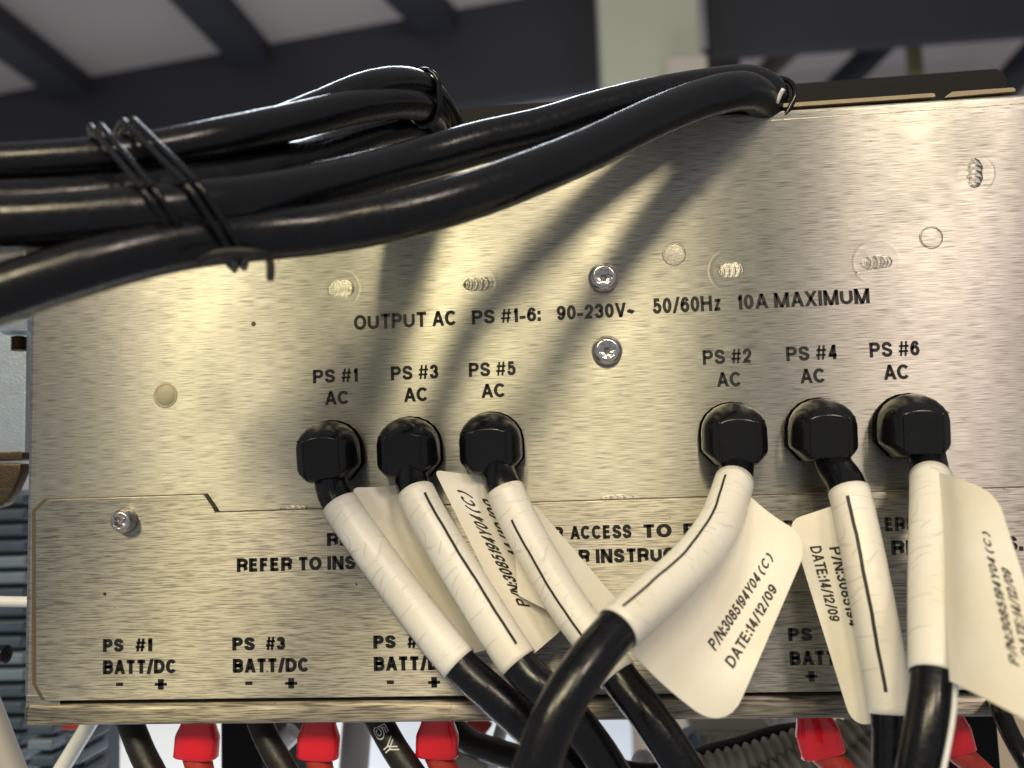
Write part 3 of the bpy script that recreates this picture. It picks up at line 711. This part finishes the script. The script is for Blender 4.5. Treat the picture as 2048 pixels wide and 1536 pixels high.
tieA = loop_tie('cable_tie', [(A2, 255, 310), (A1, 255, 328), (A3, 255, 390), (B1, 270, 428)], .0006, 'black double wire tie round the upper left bundle, nearer the left border', M['jacket'], (.38, 0), doubles=2, gapd=.0019)
tieB = loop_tie('cable_tie', [(A2, 335, 298), (A1, 335, 314), (A3, 345, 376), (B1, 360, 418), (B2, 385, 486)], .0007, 'black double wire tie round all five supply cables, right of the other wire tie', M['jacket'], (.34, 0), doubles=2, gapd=.0019)
tl = Path([(400, 524, 92), (430, 508, 93), (470, 503, 92), (510, 505, 91), (534, 513, 89), (541, 530, 86), (541, 556, 82)], .001)
tube('tail', tl, .0008, M['jacket_dusty'], tieB, seg=10)
tieC = loop_tie('cable_tie', [(A1, 850, 182), (A2, 850, 218)], .0006, 'black tie strapping the arched cable at the top edge of the enclosure', M['rubber'], (0.1, 0), pad=.0001, doubles=2, gapd=.0011, rr=RA)
tl = Path([(168, 470, 60), (185, 462, 62), (196, 458, 64)], .001); tube('tail', tl, .0012, M['white_plastic'], tieA, seg=10)
tieD = loop_tie('cable_tie', [(B1, 1548, 205), (B2, 1530, 212)], .0008, 'black tie with a pale cut end where the right cables dive behind', M['rubber'], (0, 0), doubles=1)
tl = Path([(1553, 206, 4), (1560, 190, 5), (1567, 178, 6)], .001); tube('tail', tl, .0006, M['white_plastic'], tieD, seg=8)
gw = Path([(880, 262, -6), (888, 246, -3), (898, 240, -3), (906, 252, -5), (912, 270, -8)], .001)
tag(tube('green_wire', gw, .0011, M['green_wire'], None, seg=10), 'short green wire peeping out beside the arched cable', 'wire')
ww = Path([(1470, 226, -4), (1462, 212, -3), (1448, 212, -3), (1440, 230, -5)], .001)
tag(tube('white_wire', ww, .0012, M['white_plastic'], None, seg=10), 'small white wire end under the right pair of supply cables', 'wire')
# ================================================================== behind and below the enclosure
x0 = at(860, 205, -40); x1 = at(2012, 136, -40)
zb = ZT-.01
br = thing('equipment_shelf', (x0.x, .04, zb), 'black metal shelf edge standing behind the top of the enclosure', 'shelf')
zt0 = at(1300, 176, -40).z; zt1 = at(2000, 136, -40).z
prism('shelf_edge', [(XL+.02, zb), (x1.x, zb), (x1.x, zt1-.0035), (x1.x-.001, zt1-.0012), (x1.x-.003, zt1), (XL+.02, zt1-.001)], .040, .0425, M['black_paint'], br, .0003)
box('shelf_pan', XL+.02, x1.x-.004, .0427, .16, zt1-.0030, zt1-.0015, M['black_paint'], br)
# terminals and battery leads below
def terminal(px, wpx, y0, y1, off, lean, label, wire_to):
    c0 = at(px, y0, off); c1 = at(px+lean, y1, off); hw = wpx/2/F*(D-off)*MM
    t = thing('wire_terminal', c1, label, 'terminal', 'red insulated terminals under the enclosure')
    ax = (c1-c0).normalized(); L = (c1-c0).length
    u = Vector((1, 0, 0)); u = (u-ax*u.dot(ax)).normalized(); q = ax.cross(u)
    prof = [(-.25, .72, .55), (0, .74, .58), (.18, .80, .66), (.42, .97, .80), (.5, 1.0, .84), (.92, 1.0, .86), (.985, 1.01, .88), (1.0, .985, .86), (1.0, .86, .72), (.9, .80, .66)]
    v, f, n = [], [], 28
    for h, a, b_ in prof:
        for k in range(n):
            an = 2*math.pi*k/n
            sx = math.copysign(abs(math.cos(an))**.75, math.cos(an)); sy = math.copysign(abs(math.sin(an))**.75, math.sin(an))
            v.append(c0+ax*(L*h)+u*(hw*a*sx)+q*(hw*b_*.75*sy))
    for j in range(len(prof)-1):
        for k in range(n): f.append((j*n+k, j*n+(k+1) % n, (j+1)*n+(k+1) % n, (j+1)*n+k))
    f.append(tuple(range(n))); e = (len(prof)-1)*n; f.append(tuple(e+k for k in range(n)))
    mesh('sleeve', v, f, M['red_cap'], t, True, sharp=60)
    P = Path([(px+lean*.6, y1-25, off), (px+lean*1.0, y1, off)]+wire_to, .0015)
    tube('wire', P, hw*.60, M['red_wire'], t, seg=18, lump=.02)
terminal(398, 88, 1436, 1513, -12, -6, 'leftmost red terminal sleeve, under the PS #1 battery label', [(402, 1545, -12), (404, 1620, -12)])
terminal(640, 84, 1436, 1514, -12, -4, 'second red terminal sleeve from the left, under the PS #3 battery label', [(643, 1545, -12), (648, 1620, -12)])
terminal(876, 84, 1434, 1511, -12, -2, 'red terminal sleeve under the PS #5 battery label, its wire bending right', [(886, 1532, -12), (915, 1580, -12), (960, 1640, -12)])
terminal(1624, 84, 1425, 1508, -10, 22, 'red terminal sleeve tilted beside the PS #4 flag', [(1672, 1530, -10), (1705, 1568, -10), (1760, 1640, -10)])
terminal(1892, 72, 1425, 1503, -10, 20, 'red terminal sleeve half hidden behind the PS #6 cable', [(1938, 1522, -10), (1985, 1566, -10), (2050, 1620, -10)])
GL_ = 'black battery leads under the enclosure'
def lead(ctrl, r, label, mt='jacket_dusty'):
    P = Path(ctrl, .0015); t = thing('battery_lead', P.C[0], label, 'cable', GL_)
    tube('cord', P, r, M[mt], t, seg=22, lump=.01); return t, P
t1, _ = lead([(235, 1400, -14), (258, 1440, -14), (282, 1500, -12), (312, 1560, -10), (350, 1640, -8)], .0037, 'black battery lead dropping left of the PS #1 red terminal')
t2, _ = lead([(500, 1390, -14), (518, 1440, -14), (540, 1490, -12), (572, 1545, -10), (620, 1630, -8)], .0036, 'black battery lead between the PS #1 and PS #3 red terminals')
t3, P3 = lead([(725, 1390, -14), (757, 1440, -14), (785, 1490, -12), (822, 1545, -10), (880, 1620, -8)], .0038, 'black battery lead printed with white outlined characters')
# outlined white characters on that lead
i = P3.idx(750, 1455); l0 = P3.L[i]
simple('outline_print', (.62, .62, .60), .6)
def outline_char(body, l0, l1, phi, cap, parent):
    """character drawn with paired thin strokes"""
    W_, rs = glyph_strokes(body, .16); v, f = [], []
    put = lambda q: P3.pos(l0+(l1-l0)*q[0]/W_, phi-(q[1]-.5)*cap/.0038, .0038+.00025)[0]
    for r in rs:
        for side in (0, 1):
            rb = ribbon([e[side] for e in r], .035); b0 = len(v)
            for a, c in rb: v += [put(a), put(c)]
            f += [(b0+2*k, b0+2*k+1, b0+2*k+3, b0+2*k+2) for k in range(len(rb)-1)]
    return mesh('printed_text', v, f, M['outline_print'], parent)
outline_char('5', l0, l0+.0040, .25, .0036, t3); outline_char('Y', l0+.0048, l0+.0090, .25, .0036, t3)
def bushing(px, label):
    c = at(px, 1430, -14); tag(lathe('cable_bushing', [(.0058, -.0035), (.0058, .0012), (.0050, .0022), (.001, .0023)], (c.x, .014, ZB+.0014), (0, 0, -1), M['rubber'], None, 28), label, 'bushing', 'black bushings in the bottom edge')
bushing(205, 'black bushing under the lip left of the PS #1 battery lead'); bushing(478, 'black bushing under the lip beside the second battery lead'); bushing(722, 'black bushing under the lip beside the printed battery lead')
tag(tube('supply_cable', Path([(2070, 1560, 20), (2050, 1520, 18), (2022, 1470, 14), (2000, 1420, 8), (1985, 1380, -12)], .002), .0022, M['jacket'], None), 'thin black cable behind the rightmost flag in the lower right corner', 'cable')

# ---- deeper clutter seen below and beside the enclosure
def pbox(name, pa, pb, off, depth, mat_, label, cat, bevel=.001, parent=None, grp=None):
    """upright box spanning two picture corners at a given distance behind"""
    a, c = at(*pa, off), at(*pb, off)
    o = box(name, min(a.x, c.x), max(a.x, c.x), a.y, a.y+depth*MM, min(a.z, c.z), max(a.z, c.z), mat_, parent, bevel)
    if label: tag(o, label, cat, grp)
    return o
def pbar(name, pa, pb, off, r, mat_, label, cat, parent=None, squash=None, grp=None):
    P = Path([(*pa, off), ((pa[0]+pb[0])/2, (pa[1]+pb[1])/2, off), (*pb, off)], .003)
    o = tube(name, P, r, mat_, parent, seg=16, squash=squash)
    if label: tag(o, label, cat, grp)
    return o
tag(box('back_wall', -.9, .02, .42, .45, -.9, -.05, M['grey_wall']), 'plain grey cabinet wall behind the lower left', 'wall')
tag(box('back_wall', .022, .9, .46, .48, -.9, -.05, M['tan_wall']), 'plain tan cabinet wall behind the lower right', 'wall')
pbar('white_strap', (196, 1420), (60, 1640), -30, .0024, M['white_plastic'], 'straight white strap slanting below the left end of the lip', 'strap')
# finned heat sinks at the far left
def finned(px0, px1, py0, py1, n, off, mats, label):
    a, c = at(px0, py0, off), at(px1, py1, off)
    t = thing('heat_sink', (a.x, a.y, c.z), label, 'heat sink', 'pale blue finned heat sinks behind the enclosure')
    box('core', a.x+.002, c.x-.002, a.y+.006, a.y+.03, c.z, a.z, M['duct_blue'], t)
    for k in range(n):
        z = a.z+(c.z-a.z)*(k+.5)/n; h = abs(c.z-a.z)/n*.36; dx = random.uniform(-.0008, .0008)
        box('fin', a.x+dx, c.x+dx, a.y, a.y+.02, z-h, z+h, M[mats[k % len(mats)]], t, .0012, 3)
finned(-60, 38, 985, 1700, 22, -130, ['duct_blue', 'duct_blue', 'duct_blue', 'duct_blue', 'duct_pale', 'duct_pale'], 'tall blue finned heat sink left of the enclosure')
finned(58, 104, 1350, 1700, 11, -110, ['duct_pale', 'duct_blue'], 'small blue finned heat sink below the lower left corner')
finned(128, 160, 1425, 1650, 6, -70, ['duct_pale', 'duct_blue'], 'short pale finned heat sink behind the white strap')
pbar('grey_hose', (-40, 1380), (60, 1640), -20, .0042, M['grey_wire'], 'thick grey hose in the lower left corner', 'hose')
pbar('pink_cap', (130, 1447), (165, 1447), -45, .0020, M['red_wire'], 'small pink cap behind the white strap', 'cap')
pbox('junction_box', (440, 1425), (524, 1640), -60, 60, M['black_paint'], 'matte black box behind the second battery lead', 'box')
pbar('clear_rod', (500, 1545), (588, 1462), -70, .0036, M['white_plastic'], 'stubby white rod behind the second battery lead', 'rod')
pbar('clear_rod', (1012, 1430), (990, 1500), -60, .0022, M['white_plastic'], 'short white rod left of the crossing cables', 'rod')
pbar('clear_rod', (990, 1512), (962, 1600), -60, .0024, M['white_plastic'], 'lower white rod left of the crossing cables', 'rod')
pbar('grey_pipe', (718, 1400), (700, 1640), -120, .006, M['grey_wire'], 'grey pipe behind the printed battery lead', 'pipe')
for (ctrl, r, lb_) in [([(880, 1425, -60), (930, 1478, -55), (990, 1503, -50), (1080, 1530, -45), (1160, 1560, -45)], .0042, 'blurred black cable behind the left label cables'),
                       ([(1330, 1560, -50), (1400, 1522, -55), (1480, 1500, -60), (1560, 1476, -62), (1650, 1470, -62), (1770, 1474, -62), (1850, 1480, -62)], .0042, 'blurred black cable running level behind the tilted red terminal'),
                       ([(1470, 1570, -58), (1540, 1520, -60), (1610, 1490, -62)], .0036, 'short black cable climbing behind the tilted red terminal'),
                       ([(1215, 1526, -60), (1290, 1540, -60), (1360, 1530, -60)], .0022, 'thin dark cable low behind the PS #5 cable')]:
    tag(tube('background_cable', Path(ctrl, .002), r, M['jacket_dusty'], None), lb_, 'cable', 'blurred black cables below the enclosure')
pbar('red_plug', (935, 1440), (965, 1470), -90, .0055, M['red_wire'], 'blurred red plug behind the left label cables', 'plug')
lathe('o', [(.006, 0), (.0058, .003), (.0046, .0035), (.0044, .005), (.0034, .0055), (.0032, .007), (.001, .0072)], at(942, 1528, -60), (0, -1, .3), M['conduit'], None, 26)
kn = bpy.data.objects['o']; kn.name = 'cable_gland'; tag(kn, 'stepped pale cable gland below the third red terminal', 'gland')
lathe('o', [(.0042, 0), (.004, .002), (.002, .0035), (.0018, .006), (.0006, .0062)], at(1286, 1524, -70), (0, -1, .1), M['white_plastic'], None, 22)
kn = bpy.data.objects['o']; kn.name = 'round_connector'; tag(kn, 'small round pale connector behind the PS #5 cable', 'connector')
pbar('green_wire', (1236, 1524), (1262, 1536), -60, .0016, M['green_wire'], 'green wire end low behind the PS #5 cable', 'wire')
# right-hand clutter
pbox('storage_bin', (1408, 1405), (1592, 1472), -200, 60, M['bin_blue'], 'blurred blue bin under the big printed flag', 'bin', .002)
pbar('orange_clip', (1466, 1448), (1482, 1466), -150, .005, M['orange'], 'small orange clip in front of the blue bin', 'clip')
pbar('white_strip', (1500, 1432), (1545, 1480), -140, .0055, M['white_plastic'], 'left of two white strips in front of the blue bin', 'strip', grp='white strips by the blue bin')
pbar('white_strip', (1553, 1430), (1590, 1472), -140, .0055, M['white_plastic'], 'right of two white strips in front of the blue bin', 'strip', grp='white strips by the blue bin')
tt = thing('ribbed_block', at(1390, 1520, -110), 'grey ribbed block below the blue bin', 'block')
pbox('body', (1382, 1462), (1560, 1640), -112, 30, M['conduit'], None, None, .002, tt)
for k in range(9): pbar('rib', (1392+k*19, 1466), (1398+k*19, 1640), -110, .0022, M['conduit'], None, None, tt)
pbox('light_tray', (1384, 1455), (1440, 1474), -125, 30, M['white_plastic'], 'pale tray edge above the grey ribbed block', 'tray', .004)
def conduit(ctrl, r, label):
    P = Path(ctrl, .0007); o = tube('corrugated_conduit', P, lambda l: r*(1+.14*math.sin(l*2*math.pi/.0032)), M['conduit'], None, seg=20)
    tag(o, label, 'conduit', 'corrugated grey conduits in the lower right')
conduit([(1400, 1545, -50), (1480, 1528, -52), (1560, 1505, -54), (1640, 1480, -56)], .0052, 'upper corrugated conduit below the level black cable')
conduit([(1520, 1580, -46), (1590, 1542, -48), (1660, 1500, -50), (1740, 1450, -52)], .0058, 'middle corrugated conduit behind the tilted red terminal')
conduit([(1600, 1620, -42), (1680, 1560, -44), (1760, 1500, -46), (1830, 1440, -48)], .0060, 'right corrugated conduit beside the PS #4 cable')
pbar('blue_hose', (1362, 1470), (1395, 1530), -100, .006, M['duct_pale'], 'pale blue hose end left of the grey ribbed block', 'hose')
pbar('steel_fitting', (1672, 1462), (1745, 1462), -80, .0035, M['screw_steel'], 'shiny fitting right of the tilted red terminal', 'fitting')
pbar('blue_hose', (1715, 1430), (1760, 1470), -85, .004, M['duct_pale'], 'pale blue hose above the shiny fitting', 'hose')
pbox('junction_box', (1885, 1424), (2012, 1640), -45, 60, M['black_paint'], 'matte black box in the lower right corner', 'box')
# left edge: bracket, bolt, lug, wire
bk = thing('side_bracket', at(0, 910, -25), 'bluish steel bracket beside the left edge of the enclosure', 'bracket')
pbox('plate', (-120, 560), (50, 908), -25, 3, M['zinc_blue'], None, None, .0006, bk)
pbox('foot', (-120, 909), (44, 920), -18, 14, M['bronze'], None, None, .0004, bk)
pbox('upper_block', (-120, 440), (54, 540), -6, 20, M['steel_ring'], None, None, .0012, bk); uvb(bpy.data.objects['upper_block'])
bo = thing('bolt', at(38, 700, -10), 'threaded steel bolt with nut beside the left edge of the enclosure', 'bolt')
def bl(px, py): return at(px, py, -10)
a = bl(38, 655)
lathe('nut', [(.0040, 0), (.0044, .0006), (.0044, .0042), (.0040, .0048)], bl(33, 668), (0, 0, 1), M['zinc_blue'], bo, 6, 20)
pr = []
for k in range(9): pr += [(.0024, k*.0005), (.0019, k*.0005+.00025)]
lathe('thread', pr, bl(38, 701), (0, 0, 1), M['bronze'], bo, 20, 20)
lathe('washer', [(.0052, 0), (.0052, .0007)], bl(33, 633), (0, 0, 1), M['zinc_blue'], bo, 28)
lg = prism('cable_lug', [XZ(-60, 925, -14), XZ(42, 925, -14), XZ(40, 950, -14), XZ(24, 985, -14), XZ(6, 1012, -14), XZ(-60, 1030, -14)], .014, .019, M['bronze'], None, .0012)
tag(lg, 'bronze cast lug below the bluish bracket', 'lug')
pbar('grey_wire', (-40, 1202), (70, 1204), -22, .0016, M['white_plastic'], 'light grey wire crossing in front of the tall heat sink', 'wire')
pbar('dark_plug', (-20, 1308), (14, 1308), -25, .0028, M['jacket'], 'dark plug in front of the tall heat sink', 'plug')

# ================================================================== ceiling behind
HC = 1.95
tag(box('ceiling', -5, 5, .9, 12, HC, HC+.1, M['ceiling_board']), kind='structure')
def beam(pa, pb, wid, drop, mat_, label, name='roof_beam', z=HC, ext=0.0, ext2=0.0):
    a, c = onz(*pa, z), onz(*pb, z); d = (c-a); d.z = 0; d.normalize(); a = a-d*ext; c = c+d*ext2
    s = Vector((-d.y, d.x, 0))*wid/2
    v = []
    for p in (a, c):
        for q in (-s, s):
            for h in (-.002, -drop): v.append(p+q+Vector((0, 0, h)))
    f = [(0, 1, 3, 2), (4, 6, 7, 5), (0, 4, 5, 1), (2, 3, 7, 6), (0, 2, 6, 4), (1, 5, 7, 3)]
    o = mesh(name, v, f, mat_, None, False); tag(o, label, 'beam', 'dark roof beams'); return o
beam((-60, 208), (1150, -12), .10, .42, M['beam_dark'], 'deep dark roof beam crossing behind the upper left cables', ext=1.0, ext2=.2)
beam((-200, -110), (150, 158), .19, .10, M['beam_dark'], 'slanting roof purlin in the upper left corner', 'roof_purlin')
beam((330, -110), (510, 95), .17, .10, M['beam_dark'], 'slanting roof purlin left of the top centre', 'roof_purlin')
beam((800, -60), (880, 25), .16, .10, M['beam_dark'], 'short roof purlin above the deep beam', 'roof_purlin')
def rbox(name, pa, pb, off, depth, mat_, label, cat):
    return pbox(name, pa, pb, off, depth, mat_, label, cat, .01)
rbox('support_column', (1182, -300), (1420, 420), -2600, 300, M['column_green'], 'pale green square column rising behind the enclosure', 'column')
rbox('wall_board', (1330, 112), (1425, 300), -2560, 20, M['pink_board'], 'bright pinkish board on the lower right of the green column', 'board')
rbox('gantry_beam', (1395, -300), (2148, 60), -3000, 50, M['beam_dark'], 'broad dark beam across the upper right corner', 'beam')
rbox('timber_panel', (1405, 96), (1500, 420), -3200, 60, M['beam_brown'], 'brown panel right of the green column', 'panel')
rbox('far_board', (1440, 80), (2300, 420), -4200, 60, M['ceiling_board'], 'pale board wall under the broad dark beam', 'board')
rbox('olive_post', (1815, 40), (1872, 420), -3300, 60, M['olive_post'], 'olive post below the broad dark beam', 'post')
def dbar(pa, pb, wpx, off, mat_, label):
    a, c = at(*pa, off), at(*pb, off); r = wpx/2/F*(D-off)*MM
    P = Path([a, (a+c)/2, c], .2, world=True); tag(tube('diagonal_brace', P, r, mat_, None, seg=4), label, 'brace', 'dark diagonal braces')
dbar((1640, 210), (1790, 60), 52, -3400, M['beam_dark'], 'dark diagonal brace left of the olive post')
dbar((1960, 230), (2110, 60), 60, -3400, M['beam_dark'], 'dark diagonal brace in the upper right corner')
dbar((1480, 190), (1590, 90), 40, -3500, M['beam_brown'], 'brown diagonal brace beside the green column')
dbar((925, 130), (925, 330), 26, -3800, M['beam_dark'], 'thin dark hanger under the deep roof beam')
rbox('far_board', (700, 120), (1178, 420), -5600, 60, M['ceiling_board'], 'pale board wall seen under the deep roof beam', 'board')
